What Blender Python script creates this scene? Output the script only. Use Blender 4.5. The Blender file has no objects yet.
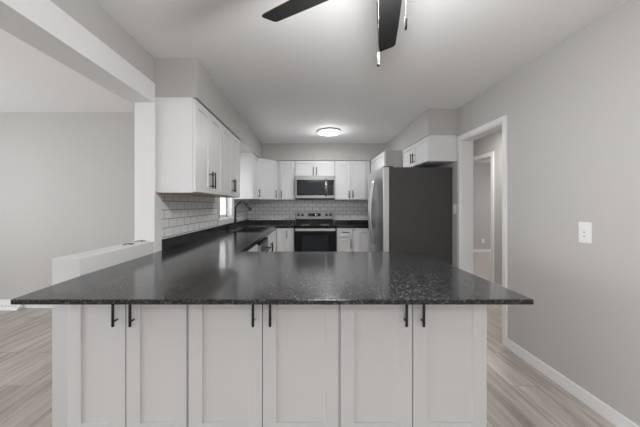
import bpy, bmesh, math, random
from mathutils import Vector, Matrix
random.seed(4)
S = bpy.context.scene
COL = S.collection
PI = math.pi

# ------------------------------------------------------------ camera
cam_d = bpy.data.cameras.new('camera')
cam_d.sensor_width = 36; cam_d.lens = 280 / 640 * 36
cam_d.shift_x = 12 / 640; cam_d.shift_y = -8.5 / 640
cam_d.clip_start = 0.05
cam = bpy.data.objects.new('camera', cam_d); COL.objects.link(cam)
cam.location = (0, 0, 1.285); cam.rotation_euler = (PI / 2, 0, 0)
S.camera = cam

# ------------------------------------------------------------ world, light, exposure
w = bpy.data.worlds.new('sky'); S.world = w; w.use_nodes = True
bg = w.node_tree.nodes['Background']
bg.inputs[0].default_value = (0.93, 0.96, 1.0, 1); bg.inputs[1].default_value = 1.3
def area(name, loc, rot, sx, sy, power, col=(1, 1, 1)):
    d = bpy.data.lights.new(name, 'AREA'); d.shape = 'RECTANGLE'; d.size = sx; d.size_y = sy
    d.energy = power; d.color = col
    o = bpy.data.objects.new(name, d); COL.objects.link(o); o.location = loc; o.rotation_euler = rot
    return o
area('daylight_side_window', (-5.05, 0.2, 1.40), (PI / 2 + 0.22, 0, -PI / 2), 4.4, 1.5, 80, (0.97, 0.985, 1))
area('rear_fill', (-3.6, -7.05, 1.45), (PI / 2 + 0.45, 0, 0), 1.8, 1.5, 10, (0.97, 0.985, 1))  # added fill at an opening in the unseen rear wall, tilted upward
area('daylight_sink_window', (-1.40, 4.13, 1.5), (PI / 2, 0, -PI / 2), 0.72, 0.85, 8, (0.97, 0.985, 1))
area('kitchen_lamp', (0.328, 4.36, 2.385), (0, 0, 0), 0.30, 0.30, 10.5, (1, 1, 1))
def point(name, loc, power, r):
    d = bpy.data.lights.new(name, 'POINT'); d.energy = power; d.shadow_soft_size = r
    o = bpy.data.objects.new(name, d); COL.objects.link(o); o.location = loc
point('kitchen_lamp_glow', (0.328, 4.36, 2.30), 4.5, 0.08)
point('fan_lamp', (0.315, 1.06, 2.04), 33, 0.09)
area('fan_lamp_down', (0.315, 1.06, 2.10), (0, 0, 0), 0.14, 0.14, 11, (1, 1, 1))
area('living_fill', (0.3, -2.2, 2.38), (0, 0, 0), 0.6, 0.6, 47, (1, 1, 1))  # unseen fill added behind the camera to brighten floor and ceiling
area('hall_fill', (2.4, 3.6, 2.40), (0, 0, 0), 0.3, 0.3, 20, (1, 0.985, 0.965))  # no fixture here: fill added under the ceiling to light the hall
area('bedroom_fill', (6.3, 5.9, 1.5), (PI / 2 - 0.45, 0, PI / 2), 1.2, 1.2, 34, (0.97, 0.98, 1))  # fill added inside the closed bedroom, no window behind it
S.view_settings.view_transform = 'Standard'; S.view_settings.look = 'None'
S.view_settings.gamma = 1; S.view_settings.use_curve_mapping = False
S.view_settings.exposure = 0.08
S.cycles.diffuse_bounces = 8; S.cycles.max_bounces = 12
S.cycles.use_denoising = True

# ------------------------------------------------------------ materials
def mat(name, col, rough=0.5, metal=0.0, bump=0.0, bscale=200, emit=0, spec=0.5, coat=0):
    m = bpy.data.materials.new(name); m.use_nodes = True
    nt = m.node_tree; b = nt.nodes['Principled BSDF']
    b.inputs['Base Color'].default_value = (*col, 1)
    b.inputs['Roughness'].default_value = rough; b.inputs['Metallic'].default_value = metal
    b.inputs['Specular IOR Level'].default_value = spec
    b.inputs['Coat Weight'].default_value = coat
    if emit:
        b.inputs['Emission Color'].default_value = (*col, 1); b.inputs['Emission Strength'].default_value = emit
    tc = nt.nodes.new('ShaderNodeTexCoord')
    n = nt.nodes.new('ShaderNodeTexNoise'); n.inputs['Scale'].default_value = bscale
    nt.links.new(tc.outputs['Object'], n.inputs['Vector'])
    if bump:
        bp = nt.nodes.new('ShaderNodeBump'); bp.inputs['Strength'].default_value = bump; bp.inputs['Distance'].default_value = 0.002
        nt.links.new(n.outputs['Fac'], bp.inputs['Height']); nt.links.new(bp.outputs[0], b.inputs['Normal'])
    else:
        mr = nt.nodes.new('ShaderNodeMapRange'); mr.inputs[3].default_value = max(0, rough - 0.02); mr.inputs[4].default_value = rough + 0.02
        nt.links.new(n.outputs['Fac'], mr.inputs[0]); nt.links.new(mr.outputs[0], b.inputs['Roughness'])
    return m
M = {}
M['wall'] = mat('greige_paint', (0.50, 0.488, 0.474), 0.55, bump=0.10, bscale=260)
M['ceiling'] = mat('ceiling_paint', (0.89, 0.89, 0.895), 0.8, bump=0.10, bscale=200)
M['trim'] = mat('white_trim_paint', (0.78, 0.78, 0.78), 0.4)
M['ledge'] = mat('off_white_wall_paint', (0.66, 0.66, 0.66), 0.55, bump=0.08, bscale=240)
M['cab'] = mat('white_cabinet_paint', (0.74, 0.74, 0.745), 0.38)
M['cab_in'] = mat('birch_plywood', (0.72, 0.56, 0.36), 0.6)
M['black'] = mat('matte_black_metal', (0.012, 0.012, 0.013), 0.4)
M['pull'] = mat('black_bar_pull', (0.012, 0.012, 0.013), 0.35)
M['gap'] = mat('dark_toe_kick', (0.10, 0.10, 0.10), 0.7)
M['steel'] = mat('stainless_steel', (0.62, 0.62, 0.62), 0.30, 1.0)
M['steel_dark'] = mat('stainless_steel_brushed', (0.30, 0.30, 0.30), 0.38, 1.0)
M['matte'] = mat('matte_dark_wood', (0.01, 0.01, 0.01), 0.8, spec=0.05)
M['chain'] = mat('dull_grey_chain', (0.12, 0.12, 0.12), 0.5, 0.3)
M['chrome'] = mat('brushed_nickel', (0.80, 0.80, 0.80), 0.22, 1.0)
M['fridge_side'] = mat('charcoal_enamel', (0.055, 0.053, 0.053), 0.5, bump=0.15, bscale=500)
M['enamel'] = mat('black_enamel', (0.008, 0.008, 0.009), 0.25, spec=0.3)
M['glass_black'] = mat('black_glass', (0.01, 0.01, 0.012), 0.20, spec=0.2)
M['oven_glass'] = mat('smoked_oven_glass', (0.03, 0.034, 0.042), 0.30, spec=0.08)
M['seal'] = mat('grey_gasket', (0.2, 0.2, 0.2), 0.6)
M['plate'] = mat('white_plastic', (0.80, 0.80, 0.79), 0.35)
M['slot'] = mat('dark_slot', (0.05, 0.05, 0.05), 0.6)
M['blade'] = mat('black_fan_blade', (0.012, 0.012, 0.012), 0.45)
M['lamp'] = mat('lit_diffuser', (1, 0.99, 0.97), 0.5, emit=4)
M['fanlamp'] = mat('lit_frosted_bowl', (1, 0.98, 0.95), 0.5, emit=4)
M['rim'] = mat('grey_metal_rim', (0.20, 0.20, 0.20), 0.35, 0.8)
M['sink'] = mat('black_composite', (0.012, 0.012, 0.012), 0.35, spec=0.4)
M['digit'] = mat('lit_display', (0.8, 0.9, 1), 0.5, emit=1.5)
M['mark'] = mat('panel_print', (0.6, 0.6, 0.6), 0.5)

def brickmat(name, c1, c2, cm, bw, rh, ms, rough, axes, offset=0.5, grain=False, bump=0.3):
    m = bpy.data.materials.new(name); m.use_nodes = True
    nt = m.node_tree; N = nt.nodes; L = nt.links; b = N['Principled BSDF']
    tc = N.new('ShaderNodeTexCoord'); sp = N.new('ShaderNodeSeparateXYZ'); L.new(tc.outputs['Object'], sp.inputs[0])
    cb = N.new('ShaderNodeCombineXYZ')
    if axes == 'wall':
        ad = N.new('ShaderNodeMath'); ad.operation = 'ADD'
        L.new(sp.outputs[0], ad.inputs[0]); L.new(sp.outputs[1], ad.inputs[1])
        L.new(ad.outputs[0], cb.inputs[0])
        a2 = N.new('ShaderNodeMath'); a2.operation = 'ADD'; a2.inputs[1].default_value = -1.015
        L.new(sp.outputs[2], a2.inputs[0]); L.new(a2.outputs[0], cb.inputs[1])
    else:
        L.new(sp.outputs[1], cb.inputs[0]); L.new(sp.outputs[0], cb.inputs[1])
    br = N.new('ShaderNodeTexBrick'); L.new(cb.outputs[0], br.inputs['Vector'])
    br.inputs['Scale'].default_value = 1; br.inputs['Brick Width'].default_value = bw
    br.inputs['Row Height'].default_value = rh; br.inputs['Mortar Size'].default_value = ms
    br.inputs['Mortar Smooth'].default_value = 0.1; br.offset = offset
    br.inputs['Color1'].default_value = (*c1, 1); br.inputs['Color2'].default_value = (*c2, 1); br.inputs['Mortar'].default_value = (*cm, 1)
    col = br.outputs['Color']
    if grain:
        mp = N.new('ShaderNodeMapping'); mp.inputs['Scale'].default_value = (11, 0.9, 1)
        L.new(tc.outputs['Object'], mp.inputs[0])
        # shift the grain per plank
        ns = N.new('ShaderNodeTexNoise'); ns.inputs['Scale'].default_value = 1.6; ns.inputs['Detail'].default_value = 7
        ns.inputs['Roughness'].default_value = 0.62; ns.inputs['Distortion'].default_value = 0.5
        mx0 = N.new('ShaderNodeVectorMath'); mx0.operation = 'ADD'
        sc = N.new('ShaderNodeVectorMath'); sc.operation = 'SCALE'; sc.inputs[3].default_value = 40
        L.new(br.outputs['Color'], sc.inputs[0]); L.new(mp.outputs[0], mx0.inputs[0]); L.new(sc.outputs[0], mx0.inputs[1])
        L.new(mx0.outputs[0], ns.inputs['Vector'])
        rp = N.new('ShaderNodeValToRGB'); rp.color_ramp.elements[0].position = 0.30; rp.color_ramp.elements[0].color = (0.55, 0.53, 0.52, 1)
        rp.color_ramp.elements[1].position = 0.72; rp.color_ramp.elements[1].color = (1.22, 1.2, 1.18, 1)
        L.new(ns.outputs['Fac'], rp.inputs[0])
        mx = N.new('ShaderNodeMix'); mx.data_type = 'RGBA'; mx.blend_type = 'MULTIPLY'; mx.inputs[0].default_value = 1
        L.new(col, mx.inputs[6]); L.new(rp.outputs[0], mx.inputs[7]); col = mx.outputs[2]
    L.new(col, b.inputs['Base Color']); b.inputs['Roughness'].default_value = rough
    bp = N.new('ShaderNodeBump'); bp.inputs['Strength'].default_value = bump; bp.inputs['Distance'].default_value = 0.002; bp.invert = True
    L.new(br.outputs['Fac'], bp.inputs['Height']); L.new(bp.outputs[0], b.inputs['Normal'])
    return m
M['tile'] = brickmat('subway_tile', (0.88, 0.885, 0.89), (0.84, 0.845, 0.85), (0.27, 0.27, 0.27), 0.152, 0.076, 0.003, 0.18, 'wall')
M['floor'] = brickmat('vinyl_plank', (0.515, 0.475, 0.435), (0.425, 0.388, 0.353), (0.10, 0.085, 0.07), 1.22, 0.18, 0.0015, 0.38, 'floor', 0.37, True, 0.1)
M['carpet'] = mat('beige_carpet', (0.62, 0.55, 0.51), 0.9, bump=0.4, bscale=120)

def granite(name, rough):
    m = bpy.data.materials.new(name); m.use_nodes = True
    nt = m.node_tree; N = nt.nodes; L = nt.links; b = N['Principled BSDF']
    tc = N.new('ShaderNodeTexCoord')
    def flecks(scale, stops):
        v = N.new('ShaderNodeTexVoronoi'); v.inputs['Scale'].default_value = scale; v.inputs['Randomness'].default_value = 1
        L.new(tc.outputs['Object'], v.inputs['Vector'])
        sp = N.new('ShaderNodeSeparateColor'); L.new(v.outputs['Color'], sp.inputs[0])
        r = N.new('ShaderNodeValToRGB'); r.color_ramp.interpolation = 'CONSTANT'; e = r.color_ramp.elements
        e[0].position = 0; e[0].color = (*stops[0][1], 1); e[1].position = stops[1][0]; e[1].color = (*stops[1][1], 1)
        for p, c in stops[2:]: k = e.new(p); k.color = (*c, 1)
        L.new(sp.outputs[0], r.inputs[0]); return r.outputs[0]
    a = flecks(270, [(0, (0.010, 0.010, 0.011)), (0.55, (0.020, 0.020, 0.021)), (0.80, (0.062, 0.061, 0.060)), (0.95, (0.15, 0.148, 0.144))])
    c = flecks(120, [(0, (0.0, 0.0, 0.0)), (0.78, (0.012, 0.012, 0.012)), (0.96, (0.07, 0.07, 0.07))])
    mx = N.new('ShaderNodeMix'); mx.data_type = 'RGBA'; mx.blend_type = 'ADD'; mx.inputs[0].default_value = 1
    L.new(a, mx.inputs[6]); L.new(c, mx.inputs[7]); L.new(mx.outputs[2], b.inputs['Base Color'])
    b.inputs['Roughness'].default_value = rough
    return m
M['granite'] = granite('speckled_black_laminate', 0.13)

gm = bpy.data.materials.new('window_glass'); gm.use_nodes = True
gb = gm.node_tree.nodes['Principled BSDF']; gb.inputs['Transmission Weight'].default_value = 1
gb.inputs['Roughness'].default_value = 0; gb.inputs['IOR'].default_value = 1.05
M['glass'] = gm

# ------------------------------------------------------------ mesh helpers
def box(bm, a, b, mi=0):
    x0, y0, z0 = a; x1, y1, z1 = b
    v = [bm.verts.new(p) for p in ((x0,y0,z0),(x1,y0,z0),(x1,y1,z0),(x0,y1,z0),(x0,y0,z1),(x1,y0,z1),(x1,y1,z1),(x0,y1,z1))]
    for f in ((0,3,2,1),(4,5,6,7),(0,1,5,4),(1,2,6,5),(2,3,7,6),(3,0,4,7)):
        bm.faces.new([v[i] for i in f]).material_index = mi
def prism(bm, pts, z0, z1, mi=0):
    lo = [bm.verts.new((x, y, z0)) for x, y in pts]; hi = [bm.verts.new((x, y, z1)) for x, y in pts]
    n = len(pts)
    bm.faces.new(hi).material_index = mi; bm.faces.new(lo[::-1]).material_index = mi
    for i in range(n):
        j = (i + 1) % n
        bm.faces.new((lo[i], lo[j], hi[j], hi[i])).material_index = mi
def tube(bm, path, r, n=12, caps=True):
    path = [Vector(p) for p in path]; rs = r if isinstance(r, (list, tuple)) else [r] * len(path)
    rings = []; ref = None
    for i, p in enumerate(path):
        t = (path[min(i + 1, len(path) - 1)] - path[max(i - 1, 0)]).normalized()
        if ref is None: ref = Vector((0, 0, 1)) if abs(t.z) < 0.9 else Vector((1, 0, 0))
        u = t.cross(ref).normalized(); v = t.cross(u).normalized(); ref = v.cross(t).normalized() if False else ref
        rings.append([bm.verts.new(p + rs[i] * (math.cos(2*PI*k/n) * u + math.sin(2*PI*k/n) * v)) for k in range(n)])
    for a, b in zip(rings, rings[1:]):
        for k in range(n):
            f = bm.faces.new((a[k], a[(k+1) % n], b[(k+1) % n], b[k])); f.smooth = True
    if caps:
        bm.faces.new(rings[0][::-1]); bm.faces.new(rings[-1])
def lathe(bm, c, prof, n=32):
    rings = [[bm.verts.new((c[0] + r*math.cos(2*PI*k/n), c[1] + r*math.sin(2*PI*k/n), c[2] + z)) for k in range(n)] for r, z in prof]
    for a, b in zip(rings, rings[1:]):
        for k in range(n):
            f = bm.faces.new((a[k], a[(k+1) % n], b[(k+1) % n], b[k])); f.smooth = True
    bm.faces.new(rings[0][::-1]); bm.faces.new(rings[-1])
def obj(name, bm, m, parent=None, bevel=0, kind=None, label=None):
    bmesh.ops.recalc_face_normals(bm, faces=bm.faces)
    me = bpy.data.meshes.new(name); bm.to_mesh(me); bm.free()
    for x in (m if isinstance(m, (list, tuple)) else [m]): me.materials.append(M[x])
    o = bpy.data.objects.new(name, me); COL.objects.link(o)
    if parent: o.parent = parent
    if bevel:
        b = o.modifiers.new('bevel', 'BEVEL'); b.width = bevel; b.segments = 2; b.limit_method = 'ANGLE'; b.angle_limit = 0.6
    if kind: o['kind'] = kind
    if label: o['label'] = label
    return o
def boxes(name, m, bl, parent=None, bevel=0, kind=None, label=None):
    bm = bmesh.new()
    for b in bl: box(bm, *b)
    return obj(name, bm, m, parent, bevel, kind, label)
def thing(name, label, cat, loc=(0, 0, 0), rz=0, group=None):
    o = bpy.data.objects.new(name, None); COL.objects.link(o); o.empty_display_size = 0.1
    o.location = loc; o.rotation_euler = (0, 0, rz); o['label'] = label; o['category'] = cat
    if group: o['group'] = group
    return o
def tag(o, label, cat, group=None):
    o['label'] = label; o['category'] = cat
    if group: o['group'] = group
    return o
def struct(name, m, bl, bevel=0, parent=None):
    return boxes(name, m, bl, parent, bevel, None if parent else 'structure')

# ------------------------------------------------------------ the setting
XW = -1.21; XR = 1.80; YB = 5.62; ZC = 2.44
struct('floor', 'floor', [((-5.3, -7.3, -0.08), (2.98, 5.9, 0))])
struct('floor_bedroom', 'carpet', [((2.98, 3.0, -0.08), (6.6, 7.8, 0.0))])
struct('ceiling', 'ceiling', [((-5.3, -7.3, ZC), (6.6, 7.8, ZC + 0.1))])
# right wall with the hall opening
OY0, OY1, OZ = 2.575, 3.30, 2.05
struct('wall_right', 'wall', [((XR, -7.2, 0), (XR + 0.14, OY0, ZC)), ((XR, OY1, 0), (XR + 0.14, YB + 0.14, ZC)), ((XR, OY0, OZ), (XR + 0.14, OY1, ZC))])
struct('wall_back', 'wall', [((-1.36, YB, 0), (XR, YB + 0.14, ZC))])
WY0, WY1, WZ0, WZ1 = 3.76, 4.49, 1.07, 2.02
struct('wall_left', 'wall', [((-1.365, 2.19, 0), (XW, WY0, ZC)), ((-1.365, WY1, 0), (XW, YB, ZC)),
                             ((-1.365, WY0, 0), (XW, WY1, WZ0)), ((-1.365, WY0, WZ1), (XW, WY1, ZC)),
                             ((-1.365, -7.2, 2.235), (XW, 2.19, ZC))])
struct('wall_dining_back', 'wall', [((-5.2, 3.50, 0), (-1.365, 3.62, ZC))])
# dining side wall and rear wall, with window openings behind / beside the camera
struct('wall_dining_left', 'wall', [((-5.3, -7.2, 0), (-5.2, -2.0, ZC)), ((-5.3, 2.4, 0), (-5.2, 3.62, ZC)),
                                    ((-5.3, -2.0, 0), (-5.2, 2.4, 0.6)), ((-5.3, -2.0, 2.2), (-5.2, 2.4, ZC))])
struct('wall_rear', 'wall', [((-5.3, -7.3, 0), (-4.5, -7.2, ZC)), ((-2.7, -7.3, 0), (-1.4, -7.2, ZC)), ((1.8, -7.3, 0), (1.94, -7.2, ZC)),
                             ((-4.5, -7.3, 0), (-2.7, -7.2, 0.7)), ((-4.5, -7.3, 2.2), (-2.7, -7.2, ZC)),
                             ((-1.4, -7.3, 0), (1.8, -7.2, 0.3)), ((-1.4, -7.3, 2.4), (1.8, -7.2, ZC))])
# hall and the room beyond it
HX = 2.86; IY0, IY1 = 4.36, 5.12
struct('wall_hall', 'wall', [((HX, 1.6, 0), (HX + 0.12, IY0, ZC)), ((HX, IY1, 0), (HX + 0.12, 7.8, ZC)), ((HX, IY0, 2.05), (HX + 0.12, IY1, ZC)),
                             ((1.94, 1.5, 0), (HX + 0.12, 1.6, ZC)), ((1.94, 5.3, 0), (HX, 5.4, ZC))])
struct('wall_bedroom', 'wall', [((HX + 0.12, 7.6, 0), (6.6, 7.7, ZC)), ((HX + 0.12, 3.0, 0), (6.6, 3.1, ZC)), ((6.5, 3.1, 0), (6.6, 7.6, ZC))])
# soffits above the wall cabinets
struct('wall_soffit_left', 'wall', [((XW, 2.20, 2.13), (-0.872, 5.27, ZC))])
struct('wall_soffit_back', 'wall', [((XW, 5.27, 2.13), (XR, YB, ZC))])
struct('wall_soffit_right', 'wall', [((1.45, 3.37, 2.13), (XR, 5.27, ZC)), ((1.19, 4.30, 1.80), (XR, 4.33, 2.125))])
# half wall beside the peninsula, header casing, end post casing
struct('wall_half', 'ledge', [((-1.34, 1.465, 0), (-1.193, 2.165, 1.005))], 0.003)
struct('trim_1', 'trim', [((-1.385, -7.2, 2.08), (-1.195, 2.195, 2.235))], 0.003)           # header casing
struct('trim_2', 'trim', [((-1.342, 2.165, 0.0), (-1.187, 2.19, 2.08)), ((-1.21, 2.18, 0.0), (-1.193, 2.285, 1.38))], 0.002)
struct('baseboard_right', 'trim', [((XR - 0.014, -7.2, 0), (XR, 2.525, 0.085))], 0.003)
struct('baseboard_dining', 'trim', [((-5.2, 3.486, 0), (-1.365, 3.50, 0.105))], 0.003)
struct('baseboard_hall', 'trim', [((HX - 0.014, 1.6, 0), (HX, IY0 - 0.06, 0.09))], 0.003)
struct('baseboard_bedroom', 'trim', [((HX + 0.12, 7.586, 0), (6.5, 7.6, 0.09))], 0.003)
def casing(name, X, y0, y1, z, wd, face, thick):
    # casing around an opening in an X-plane wall; face = -1 toward the kitchen
    t = 0.016
    a, b = (X - t, X) if face < 0 else (X, X + t)
    return struct(name, 'trim', [((a, y0 - wd, 0), (b, y0, z)), ((a, y1, 0), (b, y1 + wd, z)), ((a, y0 - wd, z), (b, y1 + wd, z + wd)),
                                 ((X - 0.001, y0 - 0.004, 0), (X + thick, y0 + 0.012, z)), ((X - 0.001, y1 - 0.012, 0), (X + thick, y1 + 0.004, z)),
                                 ((X - 0.001, y0, z - 0.012), (X + thick, y1, z + 0.004))], 0.002)
casing('door_1', XR, OY0, OY1, OZ, 0.050, -1, 0.142)
casing('door_2', HX, IY0, IY1, 2.05, 0.06, -1, 0.122)
# sink window
win = struct('window_1', 'trim', [((-1.365, WY0, WZ0), (XW, WY0 + 0.02, WZ1)), ((-1.365, WY1 - 0.02, WZ0), (XW, WY1, WZ1)),
                            ((-1.365, WY0, WZ0), (XW, WY1, WZ0 + 0.02)), ((-1.365, WY0, WZ1 - 0.02), (XW, WY1, WZ1)),
                            ((XW, WY0 - 0.065, WZ0 - 0.05), (XW + 0.018, WY0, WZ1 + 0.06)), ((XW, WY1, WZ0 - 0.05), (XW + 0.018, WY1 + 0.01, WZ1 + 0.06)),
                            ((XW, WY0 - 0.065, WZ0 - 0.06), (XW + 0.022, WY1 + 0.01, WZ0 + 0.01)), ((XW, WY0, WZ1), (XW + 0.018, WY1, WZ1 + 0.06))], 0.002)
bm = bmesh.new()
for a, b in ((WY0 + 0.02, (WY0 + WY1) / 2 + 0.02), ((WY0 + WY1) / 2 - 0.02, WY1 - 0.02)):
    for p in (((-1.33, a, WZ0 + .02), (-1.30, a + .045, WZ1 - .02)), ((-1.33, b - .045, WZ0 + .02), (-1.30, b, WZ1 - .02)),
              ((-1.33, a, WZ0 + .02), (-1.30, b, WZ0 + .07)), ((-1.33, a, WZ1 - .07), (-1.30, b, WZ1 - .02))): box(bm, *p)
obj('window_sash', bm, 'trim', win, 0.002)
boxes('window_pane', 'glass', [((-1.317, WY0 + .05, WZ0 + .05), (-1.313, WY1 - .05, WZ1 - .05))], win)
# tiled splash
struct('wall_tile_left', 'tile', [((XW, 2.285, 1.0), (XW + 0.009, WY0 - 0.066, 1.383)), ((XW, WY0 - 0.066, 1.0), (XW + 0.009, WY1 + 0.012, WZ0 - 0.06)), ((XW, WY1 + 0.012, 1.0), (XW + 0.009, YB - 0.009, 1.383))])
struct('wall_tile_back', 'tile', [((XW, YB - 0.009, 0.90), (1.20, YB, 1.40))])

# ------------------------------------------------------------ cabinets
def shaker(w, h, rail, t=0.02, rec=0.010, slope=0.003):
    """a recessed-panel door: x 0..w, z 0..h, front at y=-t"""
    bm = bmesh.new()
    def ring(x0, z0, x1, z1, y): return [bm.verts.new(p) for p in ((x0, y, z0), (x1, y, z0), (x1, y, z1), (x0, y, z1))]
    back = ring(0, 0, w, h, 0); o1 = ring(0, 0, w, h, -t + 0.0015); o2 = ring(0.0015, 0.0015, w - 0.0015, h - 0.0015, -t)
    i1 = ring(rail, rail, w - rail, h - rail, -t); i2 = ring(rail + slope, rail + slope, w - rail - slope, h - rail - slope, -t + rec)
    for a, b in ((back, o1), (o1, o2), (o2, i1), (i1, i2)):
        for k in range(4): bm.faces.new((a[k], a[(k+1) % 4], b[(k+1) % 4], b[k]))
    bm.faces.new(back[::-1]); bm.faces.new(i2)
    return bm
def pull(parent, x, z, length, vertical=True, y=0.0, mt='pull', label=None, r=0.0065):
    bm = bmesh.new(); out = -0.032; h = length / 2
    if vertical:
        tube(bm, [(x, out, z - h), (x, out, z + h)], r)
        for s in (-1, 1): tube(bm, [(x, 0.004, z + s * (h - 0.022)), (x, out, z + s * (h - 0.022))], 0.0045, 8)
    else:
        tube(bm, [(x - h, out, z), (x + h, out, z)], r)
        for s in (-1, 1): tube(bm, [(x + s * (h - 0.022), 0.004, z), (x + s * (h - 0.022), out, z)], 0.0045, 8)
    o = obj('handle', bm, mt, parent, label=label)
    o.location = (0, y, 0)
    return o
def cabinet(name, label, cat, loc, rz, w, h, d, fronts, group=None, toe=0, z0=0, filler=(0, 0), rail=0.057, under=False, bodymat='cab'):
    """local: x along the front, y=0 the carcass front (doors stand proud at -y), z up.
    fronts: (kind, x0, x1, z0, z1, handle or None); handle = (x, z, length, vertical) in cabinet coords"""
    t = thing(name, label, cat, loc, rz, group)
    bm = bmesh.new()
    box(bm, (0, 0, z0 + toe), (w, d, z0 + h))
    if filler[0]: box(bm, (-filler[0], 0, z0 + toe), (0, 0.02, z0 + h))
    if filler[1]: box(bm, (w, 0, z0 + toe), (w + filler[1], 0.02, z0 + h))
    obj('body', bm, bodymat, t, 0.001)
    if under: boxes('underside', 'cab_in', [((0.01, 0.003, z0 - 0.003), (w - 0.01, d - 0.003, z0))], t, label='bare wood underside')
    if toe: boxes('toe_kick', 'cab', [((0, 0.06, z0), (w, d, z0 + toe))], t)
    for kind, x0, x1, a, b, hd in fronts:
        o = obj(kind, shaker(x1 - x0, b - a, min(rail, (b - a) * 0.3)), 'cab', t)
        o.location = (x0, -0.001, a)
        if hd:
            pull(o, hd[0] - x0, hd[1] - a, hd[2], hd[3], -0.02)
    return t
def pair(w, z0, z1, hz, hl, m=0.004, g=0.003, off=0.032, c=None):
    c = c or w / 2
    return [('door', m, c - g / 2, z0, z1, (c - g / 2 - off, hz, hl, True)), ('door', c + g / 2, w - m, z0, z1, (c + g / 2 + off, hz, hl, True))]

# peninsula cabinets, set back under the bar overhang, doors toward the dining side
YC = 1.39
pen = [(-1.184, -0.589, 'white two-door cabinet at the left end of the peninsula, narrowest of its three'),
       (-0.589, 0.154, 'white two-door cabinet in the middle of the peninsula front'),
       (0.154, 0.881, 'white two-door cabinet at the right end of the peninsula, nearest the hall opening')]
for x0, x1, lab in pen:
    wd = x1 - x0
    cabinet('peninsula_cabinet', lab, 'cabinet', (x0, YC, 0), 0, wd, 0.893, 0.80, pair(wd, 0.15, 0.868, 0.776, 0.144, m=0.006, g=0.005, off=0.0385, c=(x0 + x1) / 2 - x0 - 0.005),
            group='shaker cabinets under the peninsula', toe=0.10, rail=0.066)

# left base run, facing +X
RL = PI / 2
XF = -0.565
cabinet('base_cabinet', 'white drawer base cabinet on the left run, nearest the peninsula', 'cabinet', (XF, 2.235, 0), RL, 0.80, 0.873, 0.64,
        [('drawer', 0.004, 0.398, 0.70, 0.86, (0.20, 0.78, 0.13, False)), ('drawer', 0.402, 0.796, 0.70, 0.86, (0.60, 0.78, 0.13, False)),
         ('door', 0.004, 0.398, 0.11, 0.69, (0.365, 0.60, 0.13, True)), ('door', 0.402, 0.796, 0.11, 0.69, (0.435, 0.60, 0.13, True))],
        group='kitchen base cabinets', toe=0.10)
bc = cabinet('base_cabinet', 'white base cabinet under the black sink, beyond the dishwasher', 'cabinet', (XF, 3.69, 0), RL, 0.84, 0.64, 0.64,
        [('door', 0.004, 0.348, 0.11, 0.86, (0.31, 0.67, 0.15, True)), ('door', 0.352, 0.836, 0.11, 0.86, (0.39, 0.67, 0.15, True))], group='kitchen base cabinets', toe=0.10, filler=(0, 0.46))
boxes('face_frame', 'cab', [((0, 0, 0.64), (1.30, 0.02, 0.873))], bc)
# back base run, facing the camera
YF = 4.995
cabinet('base_cabinet', 'white single-door base cabinet left of the range', 'cabinet', (-0.564, YF, 0), 0, 0.312, 0.873, 0.60,
        [('door', 0.012, 0.227, 0.11, 0.86, (0.190, 0.77, 0.14, True))], group='kitchen base cabinets', toe=0.10)
cabinet('base_cabinet', 'white base cabinet with a top drawer, right of the range', 'cabinet', (0.512, YF, 0), 0, 0.275, 0.873, 0.60,
        [('drawer', 0.003, 0.272, 0.715, 0.86, (0.16, 0.80, 0.13, False)), ('door', 0.003, 0.272, 0.11, 0.705, (0.245, 0.60, 0.16, True))],
        group='kitchen base cabinets', toe=0.10)
cabinet('base_cabinet', 'white base cabinet between the drawer cabinet and the fridge', 'cabinet', (0.79, YF, 0), 0, 0.36, 0.873, 0.60,
        [('door', 0.08, 0.355, 0.11, 0.86, None)], group='kitchen base cabinets', toe=0.10)

# wall cabinets on the left
ZU0, ZU1 = 1.383, 2.129; HU = ZU1 - ZU0
XU = -0.905
cabinet('wall_cabinet', 'white two-door wall cabinet on the left, nearest the dining opening', 'cabinet', (XU, 2.195, 0), RL, 0.70, HU, 0.305,
        pair(0.70, ZU0 + 0.005, ZU1 - 0.01, ZU0 + 0.125, 0.15), group='upper wall cabinets', z0=ZU0, under=True)
cabinet('wall_cabinet', 'white two-door wall cabinet on the left, ending at the sink window', 'cabinet', (XU, 2.90, 0), RL, 0.745, HU, 0.305,
        pair(0.745, ZU0 + 0.005, ZU1 - 0.01, ZU0 + 0.125, 0.15), group='upper wall cabinets', z0=ZU0, under=True)
cabinet('wall_cabinet', 'white wall cabinet on the left, between sink window and corner cabinet', 'cabinet', (XU, 4.505, 0), RL, 0.50, HU, 0.305,
        [('door', 0.004, 0.496, ZU0 + 0.005, ZU1 - 0.01, (0.44, ZU0 + 0.11, 0.14, True))], group='upper wall cabinets', z0=ZU0, under=True)
# diagonal corner cabinet
t = thing('wall_cabinet', 'white diagonal corner wall cabinet in the back left corner', 'cabinet', (-0.905, 5.008, 0), PI / 4, 'upper wall cabinets')
bm = bmesh.new()
Rm = Matrix.Rotation(-PI / 4, 2)
pts = [Rm @ Vector((x + 0.905, y - 5.008)) for x, y in ((-1.20, 5.01), (-0.905, 5.01), (-0.603, 5.312), (-0.603, 5.61), (-1.20, 5.61))]
prism(bm, [tuple(p) for p in pts], ZU0, ZU1); obj('body', bm, 'cab', t, 0.001)
dw = 0.302 * math.sqrt(2) - 0.012
o = obj('door', shaker(dw, HU - 0.015, 0.057), 'cab', t); o.location = (0.006, -0.003, ZU0 + 0.005)
pull(o, dw - 0.035, 0.105, 0.14, True, -0.02)
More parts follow.
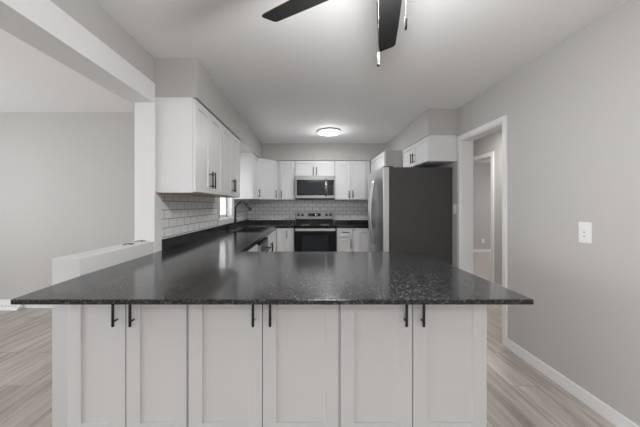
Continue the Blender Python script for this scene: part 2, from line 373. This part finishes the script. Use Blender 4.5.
# back wall cabinets
YU = 5.315
cabinet('wall_cabinet', 'white single-door wall cabinet left of the microwave', 'cabinet', (-0.54, YU, 0), 0, 0.293, HU, 0.30,
        [('door', 0.003, 0.290, ZU0 + 0.005, ZU1 - 0.01, (0.04, ZU0 + 0.105, 0.14, True))], group='upper wall cabinets', z0=ZU0, filler=(0.058, 0))
cabinet('wall_cabinet', 'short white two-door wall cabinet directly above the microwave', 'cabinet', (-0.244, YU, 0), 0, 0.748, ZU1 - 1.835, 0.30,
        pair(0.748, 1.838, ZU1 - 0.01, 1.925, 0.15, off=0.03), group='upper wall cabinets', z0=1.835, rail=0.05)
cabinet('wall_cabinet', 'white two-door wall cabinet right of the microwave', 'cabinet', (0.507, YU, 0), 0, 0.60, HU, 0.30,
        pair(0.60, ZU0 + 0.005, ZU1 - 0.01, ZU0 + 0.105, 0.14), group='upper wall cabinets', z0=ZU0, filler=(0, 0.07))
# right side, above the fridge
RR = -PI / 2
cabinet('wall_cabinet', 'short white two-door wall cabinet above the near end of the fridge', 'cabinet', (1.468, 4.285, 0), RR, 0.905, ZU1 - 1.815, 0.332,
        pair(0.905, 1.82, ZU1 - 0.01, 1.92, 0.13), group='upper wall cabinets', z0=1.815, rail=0.05)
cabinet('wall_cabinet', 'deep white wall cabinet above the far end of the fridge', 'cabinet', (1.20, 5.27, 0), RR, 0.935, ZU1 - 1.815, 0.60,
        [('door', 0.004, 0.466, 1.82, ZU1 - 0.01, None), ('door', 0.469, 0.931, 1.82, ZU1 - 0.01, None)], group='upper wall cabinets', z0=1.815, rail=0.05)

# ------------------------------------------------------------ worktops
bm = bmesh.new()
prism(bm, [(-1.166, 1.096), (0.885, 1.096), (0.885, 2.228), (-1.192, 2.228), (-1.192, 1.470)], 0.894, 0.915)
pw = obj('peninsula_countertop', bm, 'granite', None, 0.003)
tag(pw, 'large speckled black countertop on the peninsula in the foreground', 'countertop')
SX0, SX1, SY0, SY1 = -1.07, -0.655, 3.86, 4.62
t = thing('kitchen_countertop', 'speckled black L-shaped countertop holding the sink, left of the range', 'countertop', (XW, 2.23, 0.875))
def rel(bl, o): return [tuple(tuple(c - k for c, k in zip(p, o)) for p in b) for b in bl]
O = (XW, 2.23, 0.875)
boxes('worktop', 'granite', rel([((XW, 2.231, 0.877), (-0.54, SY0, 0.915)), ((XW, SY1, 0.877), (-0.54, 5.61, 0.915)), ((XW, SY0, 0.877), (SX0, SY1, 0.915)),
      ((SX1, SY0, 0.877), (-0.54, SY1, 0.915)), ((-0.54, 4.97, 0.877), (-0.252, 5.61, 0.915))], O), t)
boxes('upstand', 'granite', rel([((XW + 0.009, 2.29, 0.915), (XW + 0.030, 5.61, 1.005)), ((XW + 0.03, 5.585, 0.915), (-0.252, 5.61, 0.985))], O), t, 0.003)
O = (0.512, 5.61, 0.875)
t = thing('kitchen_countertop', 'short black countertop between the range and the fridge', 'countertop', O)
boxes('worktop', 'granite', rel([((0.512, 4.97, 0.877), (1.795, 5.61, 0.915))], O), t, 0.003)
boxes('upstand', 'granite', rel([((0.512, 5.585, 0.915), (1.795, 5.61, 0.985))], O), t, 0.003)

# ------------------------------------------------------------ sink and faucet
t = thing('kitchen_sink', 'black sink set in the left countertop below the window', 'sink', (-0.86, 4.24, 0.915))
bm = bmesh.new()
def R4(x0, y0, x1, y1, z): return [bm.verts.new(p) for p in ((x0, y0, z), (x1, y0, z), (x1, y1, z), (x0, y1, z))]
hx, hy = 0.2025, 0.375
rr = [R4(-hx - .02, -hy - .02, hx + .02, hy + .02, 0.0), R4(-hx - .017, -hy - .017, hx + .017, hy + .017, 0.008),
      R4(-hx + .01, -hy + .01, hx - .01, hy - .01, 0.008), R4(-hx + .018, -hy + .018, hx - .018, hy - .018, -0.01),
      R4(-hx + .03, -hy + .03, hx - .03, hy - .03, -0.20)]
for a, b in zip(rr, rr[1:]):
    for k in range(4): bm.faces.new((a[k], a[(k+1) % 4], b[(k+1) % 4], b[k]))
bm.faces.new(rr[-1])
bs = obj('basin', bm, 'sink', t)
sm = bs.modifiers.new('thickness', 'SOLIDIFY'); sm.thickness = 0.004; sm.offset = -1
bm = bmesh.new(); lathe(bm, (0, 0, -0.2), [(0.035, 0.0), (0.045, 0.004), (0.04, 0.006), (0.02, 0.003)], 20); obj('drain', bm, 'chrome', t)
t = thing('kitchen_faucet', 'tall black gooseneck faucet behind the sink', 'faucet', (-1.118, 4.30, 0.915))
bm = bmesh.new(); lathe(bm, (0, 0, 0), [(0.032, 0), (0.032, 0.006), (0.025, 0.014), (0.023, 0.09), (0.018, 0.16), (0.014, 0.17)], 20); obj('base', bm, 'black', t)
bm = bmesh.new()
path = [(0, 0, 0.09), (0, 0, 0.20), (0, 0, 0.315)] + [(0.098 - 0.098 * math.cos(a), 0, 0.315 + 0.098 * math.sin(a)) for a in [PI * k / 12 for k in range(1, 11)]]
tube(bm, path, 0.0165, 12); nk = obj('neck', bm, 'black', t)
e = Vector(path[-1]); d = (e - Vector(path[-2])).normalized()
bm = bmesh.new(); tube(bm, [e, e + d * 0.03, e + d * 0.085, e + d * 0.09], [0.015, 0.018, 0.026, 0.022], 14); obj('spray_head', bm, 'black', t)
bm = bmesh.new(); tube(bm, [(0, 0, 0.06), (0, 0.03, 0.06)], 0.010, 10); tube(bm, [(0, 0.028, 0.06), (0.01, 0.04, 0.15)], 0.006, 10); obj('lever', bm, 'black', t)

# ------------------------------------------------------------ dishwasher (faces +X)
t = thing('dishwasher', 'stainless steel dishwasher in the left run beside the sink cabinet', 'dishwasher', (XF, 3.055, 0), RL)
boxes('tub', 'seal', [((0, 0.0, 0.10), (0.60, 0.58, 0.87))], t)
boxes('kickplate', 'enamel', [((0.01, 0.05, 0), (0.59, 0.08, 0.10))], t)
dd = boxes('door', 'steel', [((0.005, -0.045, 0.11), (0.595, 0, 0.838))], t, 0.004)
boxes('control_panel', 'enamel', [((0.005, -0.045, 0.841), (0.595, 0, 0.866))], t, 0.004)
bm = bmesh.new(); tube(bm, [(0.06, -0.085, 0.745), (0.54, -0.085, 0.745)], 0.011); tube(bm, [(0.09, -0.04, 0.745), (0.09, -0.085, 0.745)], 0.008); tube(bm, [(0.51, -0.04, 0.745), (0.51, -0.085, 0.745)], 0.008)
obj('handle', bm, 'pull', dd)

# ------------------------------------------------------------ range
W = 0.742
t = thing('electric_range', 'freestanding black and stainless electric range against the back wall', 'range', (-0.242, 4.96, 0))
boxes('body', 'enamel', [((0, 0.02, 0.03), (W, 0.64, 0.895))], t, 0.003)
boxes('cooktop', 'glass_black', [((-0.002, 0.0, 0.897), (W + 0.002, 0.60, 0.915))], t, 0.004)
for cx, cy, r in ((0.19, 0.16, 0.095), (0.55, 0.16, 0.075), (0.19, 0.43, 0.075), (0.55, 0.43, 0.095)):
    bm = bmesh.new(); lathe(bm, (cx, cy, 0.9152), [(r, 0), (r, 0.0006), (r - 0.004, 0.0006), (r - 0.004, 0.0002)], 32); obj('burner_marking', bm, 'seal', t)
boxes('backguard_base', 'enamel', [((0.0, 0.575, 0.90), (W, 0.64, 1.005))], t, 0.003)
bgd = boxes('backguard', 'steel_dark', [((0.0, 0.56, 1.005), (W, 0.64, 1.15))], t, 0.006)
for kx in (0.052, 0.135, 0.605, 0.685):
    bm = bmesh.new(); tube(bm, [(kx, 0.565, 1.092), (kx, 0.548, 1.092), (kx, 0.530, 1.092)], [0.028, 0.028, 0.023], 20)
    kb = obj('knob', bm, 'blade', bgd)
    boxes('knob_pointer', 'mark', [((kx - 0.002, 0.528, 1.094), (kx + 0.002, 0.531, 1.108))], t)
boxes('display', 'glass_black', [((0.245, 0.556, 1.062), (0.492, 0.562, 1.122))], bgd, 0.001)
x = 0.385
for s in ('1111110', '0110000'):      # seven-segment clock digits
    bm = bmesh.new()
    seg = ((x, 1.108, 14, 0), (x + .014, 1.096, 0, 12), (x + .014, 1.082, 0, 12), (x, 1.080, 14, 0), (x, 1.082, 0, 12), (x, 1.096, 0, 12), (x, 1.094, 14, 0))
    for on, (sx, sz, lw, lh) in zip(s, seg):
        if on == '1': box(bm, (sx, 0.5545, sz), (sx + (lw / 1000 if lw else 0.003), 0.5565, sz + (lh / 1000 if lh else 0.003)))
    x += 0.024
    obj('clock_digit', bm, 'digit', bgd)
for i in range(4):
    for j in range(2): boxes('touch_button', 'mark', [((0.26 + 0.024 * i, 0.5545, 1.076 + 0.024 * j), (0.268 + 0.024 * i, 0.5565, 1.080 + 0.024 * j))], bgd)
dr = boxes('oven_door', 'enamel', [((0.003, -0.03, 0.215), (W - 0.003, 0.018, 0.888))], t, 0.005)
boxes('oven_window', 'oven_glass', [((0.13, -0.033, 0.47), (W - 0.145, -0.028, 0.757))], dr, 0.002)
bm = bmesh.new(); box(bm, (0.02, -0.085, 0.828), (W - 0.02, -0.068, 0.876)); box(bm, (0.04, -0.07, 0.838), (0.065, -0.028, 0.866)); box(bm, (W - 0.065, -0.07, 0.838), (W - 0.04, -0.028, 0.866))
obj('handle', bm, 'chrome', dr, 0.006)
boxes('storage_drawer', 'enamel', [((0.003, -0.025, 0.04), (W - 0.003, 0.018, 0.205))], t, 0.005)

# ------------------------------------------------------------ microwave
t = thing('microwave', 'over-the-range stainless microwave with a black window', 'microwave', (-0.238, 5.215, 1.388))
W = 0.74; Hm = 0.442
boxes('body', 'seal', [((0, 0.025, 0), (W, 0.395, Hm))], t, 0.003)
boxes('vent_grille', 'enamel', [((0.004, 0.0, 0.0), (W - 0.004, 0.03, 0.022))], t)
boxes('frame', 'steel_dark', [((0, 0, 0.024), (W, 0.025, 0.073)), ((0, 0, 0.365), (W, 0.025, Hm)), ((0, 0, 0.07), (0.028, 0.025, 0.37)), ((W - 0.022, 0, 0.07), (W, 0.025, 0.37))], t, 0.003)
dr = boxes('door', 'glass_black', [((0.028, 0.003, 0.073), (0.595, 0.024, 0.365))], t, 0.002)
boxes('window_mesh', 'oven_glass', [((0.075, 0.001, 0.11), (0.53, 0.004, 0.33))], dr)
bm = bmesh.new(); tube(bm, [(0.572, -0.035, 0.06), (0.572, -0.035, 0.39)], 0.012); tube(bm, [(0.572, 0.005, 0.09), (0.572, -0.035, 0.09)], 0.009); tube(bm, [(0.572, 0.005, 0.355), (0.572, -0.035, 0.355)], 0.009)
obj('handle', bm, 'chrome', dr)
cp = boxes('control_panel', 'glass_black', [((0.605, 0.003, 0.073), (W - 0.022, 0.024, 0.365))], t, 0.002)
for i in range(3):
    for j in range(5): boxes('keypad_button', 'seal', [((0.628 + 0.03 * i, 0.001, 0.10 + 0.034 * j), (0.640 + 0.03 * i, 0.0035, 0.106 + 0.034 * j))], cp)

# ------------------------------------------------------------ fridge (doors face -X)
t = thing('refrigerator', 'tall stainless refrigerator with charcoal sides against the right wall', 'refrigerator', (1.012, 4.345, 0), RR)
FW, FD, FH = 0.865, 0.783, 1.757      # local x -> -Y, local y -> +X
boxes('cabinet', 'fridge_side', [((0, 0.01, 0.03), (FW, FD, FH - 0.003))], t, 0.004)
boxes('door_gasket', 'slot', [((0.01, -0.002, 0.06), (FW - 0.01, 0.01, FH - 0.01))], t)
for x0, x1, hxx, lb in ((0.0, 0.430, 0.385, 'far stainless door'), (0.434, FW, 0.479, 'near stainless door')):
    bm = bmesh.new()
    n = 8; pts = []
    for k in range(n + 1):
        u = k / n; xx = x0 + (x1 - x0) * u
        g = ((xx - FW / 2) / (FW / 2)) ** 2
        pts.append((xx, -0.095 + 0.018 * g))
    pts += [(x1, -0.002), (x0, -0.002)]
    prism(bm, pts, 0.05, FH)
    dr = obj('door', bm, 'steel', t, 0.004, label=lb)
    bm = bmesh.new(); hp = []
    for k in range(15):
        u = k / 14; hp.append((hxx, -0.09 - 0.060 * math.sin(PI * u) ** 0.7, 1.18 + 0.90 * (u - 0.5)))
    tube(bm, hp, 0.013, 10); obj('handle', bm, 'steel', dr)
for hx0 in (0.03, FW - 0.10): boxes('hinge_cover', 'slot', [((hx0, -0.07, FH), (hx0 + 0.07, 0.06, FH + 0.015))], t, 0.004)
boxes('base_grille', 'slot', [((0.02, -0.06, 0.0), (FW - 0.02, 0.4, 0.045))], t)

# ------------------------------------------------------------ ceiling fixtures
t = thing('ceiling_light', 'round flush ceiling light with a thin rim, over the kitchen floor', 'ceiling light', (0.328, 4.36, ZC))
bm = bmesh.new(); lathe(bm, (0, 0, 0), [(0.165, -0.0), (0.176, -0.003), (0.176, -0.016), (0.170, -0.018), (0.16, -0.016)], 48); obj('rim', bm, 'rim', t)
bm = bmesh.new(); lathe(bm, (0, 0, 0), [(0.168, -0.014), (0.168, -0.034), (0.15, -0.042), (0.08, -0.046), (0.005, -0.047)], 48); obj('diffuser', bm, 'lamp', t)

t = thing('ceiling_fan', 'black ceiling fan above the peninsula with two pull chains', 'ceiling fan', (0.315, 1.06, 0))
bm = bmesh.new(); lathe(bm, (0, 0, 0), [(0.065, ZC), (0.065, ZC - 0.03), (0.02, ZC - 0.05), (0.016, 2.33), (0.07, 2.32), (0.105, 2.29), (0.105, 2.20), (0.09, 2.175), (0.06, 2.17)], 36)
obj('motor_housing', bm, 'black', t)
bm = bmesh.new(); lathe(bm, (0, 0, 0), [(0.06, 2.172), (0.092, 2.165), (0.085, 2.145), (0.05, 2.128), (0.005, 2.122)], 36); obj('light_bowl', bm, 'fanlamp', t)
for k in range(5):
    ang = math.radians(75.7 + 72 * k)
    bm = bmesh.new()
    prof = [(0.17, 0.048), (0.20, 0.056), (0.40, 0.053), (0.59, 0.046), (0.608, 0.042), (0.616, 0.035)]
    for z in (0,):
        up = [(x, w_) for x, w_ in prof]; lo = [(x - (0.018 if x > 0.595 else 0), -w_) for x, w_ in prof[::-1]]
        prism(bm, up + lo, -0.004, 0.004)
    ir = Matrix.Rotation(math.radians(-8), 4, 'X')
    bmesh.ops.transform(bm, matrix=ir, verts=bm.verts)
    b = obj('blade', bm, 'blade', t, 0.002); b.location = (0, 0, 2.205); b.rotation_euler = (0, 0, ang)
    bm = bmesh.new(); box(bm, (0.09, -0.02, 0.004), (0.25, 0.02, 0.010)); box(bm, (0.21, -0.04, 0.004), (0.25, 0.04, 0.010))
    bmesh.ops.transform(bm, matrix=ir, verts=bm.verts)
    obj('blade_bracket', bm, 'black', b, 0.002)
def chain(x, y, z0, z1, fob, fm, fr):
    bm = bmesh.new(); tube(bm, [(x, y, z0), (x, y, z1)], 0.0008, 6)
    n = int((z0 - z1) / 0.012)
    for i in range(n): bmesh.ops.create_icosphere(bm, subdivisions=1, radius=0.0014, matrix=Matrix.Translation((x, y, z1 + i * 0.012)))
    c = obj('pull_chain', bm, 'chain', t)
    bm = bmesh.new(); tube(bm, [(x, y, z1 + 0.002), (x, y, z1 - 0.006), (x, y, z1 - fob + 0.006), (x, y, z1 - fob)], [fr * .5, fr, fr, fr * .6], 12)
    obj('chain_fob', bm, fm, c)
    return c
chain(-0.054, -0.02, 2.17, 1.848, 0.040, 'plate', 0.0048)
bm = bmesh.new(); tube(bm, [(-0.054, -0.02, 1.809), (-0.054, -0.02, 1.801)], 0.005, 12); obj('fob_tip', bm, 'black', t)
chain(0.048, -0.02, 2.17, 1.982, 0.046, 'matte', 0.005)

# ------------------------------------------------------------ small fittings
def plate(name, label, cat, loc, rz, w, h, style):
    t = thing(name, label, cat, loc, rz)
    boxes('plate', 'plate', [((-w / 2, -0.006, -h / 2), (w / 2, 0, h / 2))], t, 0.002)
    if style == 'decora':
        boxes('insert', 'plate', [((-0.017, -0.010, -0.034), (0.017, -0.004, 0.034))], t, 0.001)
        for sz in (0.0, -0.026): boxes('slot', 'slot', [((-0.004, -0.0108, sz), (0.004, -0.0095, sz + 0.006))], t)
    elif style == 'switch':
        boxes('toggle', 'plate', [((-0.005, -0.018, -0.004), (0.005, -0.005, 0.012))], t, 0.001)
    else:
        for s in (-1, 1):
            boxes('socket', 'plate', [((-0.016, -0.009, s * 0.02 - 0.014), (0.016, -0.005, s * 0.02 + 0.014))], t, 0.002)
        for x in (-0.006, 0.006):
            for z in (-0.018, 0.022): boxes('slot', 'slot', [((x - 0.0015, -0.0098, z - 0.004), (x + 0.0015, -0.0085, z + 0.004))], t)
    return t
plate('wall_plate', 'white rectangular wall plate on the grey right wall', 'wall plate', (XR, 1.815, 1.106), RR, 0.084, 0.136, 'decora')
plate('light_switch', 'white light switch on the wall strip between the fridge and the hall opening', 'light switch', (XR, 3.43, 1.235), RR, 0.072, 0.115, 'switch')
plate('wall_outlet', 'small white outlet low on the far wall seen through the hall doorway', 'outlet', (4.75, 7.6, 0.31), 0, 0.085, 0.125, 'duplex')
# baseboard register on the dining wall
t = thing('floor_register', 'white baseboard vent at the foot of the dining room back wall', 'vent', (-3.81, 3.486, 0))
bm = bmesh.new()
vs = [(-0.0, 0.068), (-0.02, 0.066), (-0.075, 0.022), (-0.08, 0.0), (-0.0, 0.0)]
a = [bm.verts.new((-0.25, y, z)) for y, z in vs]; b = [bm.verts.new((0.27, y, z)) for y, z in vs]
bm.faces.new(a); bm.faces.new(b[::-1])
for k in range(5): bm.faces.new((a[k], a[(k+1) % 5], b[(k+1) % 5], b[k]))
obj('housing', bm, 'plate', t, 0.002)
boxes('louver', 'seal', [((-0.23 + 0.04 * i, -0.051, 0.040), (-0.205 + 0.04 * i, -0.045, 0.046)) for i in range(12)], t)
# little dark clips on the half wall
for i, (x, y, rz, lab) in enumerate(((-1.262, 1.97, 0.9, 'small dark metal clip on the half wall ledge, nearer one'), (-1.275, 2.13, 0.7, 'small dark metal clip on the half wall ledge, beside the white post'))):
    bm = bmesh.new()
    tube(bm, [(-0.035, 0, 0.004), (-0.02, 0.004, 0.007), (0, 0.006, 0.008), (0.02, 0.002, 0.006), (0.035, -0.004, 0.004)], 0.004, 8)
    lathe(bm, (0.012, 0.005, 0.0), [(0.008, 0.0), (0.008, 0.008), (0.004, 0.011)], 10)
    o = obj('metal_clip', bm, 'rim'); o.location = (x, y, 1.005); o.rotation_euler = (0, 0, rz)
    tag(o, lab, 'clip')
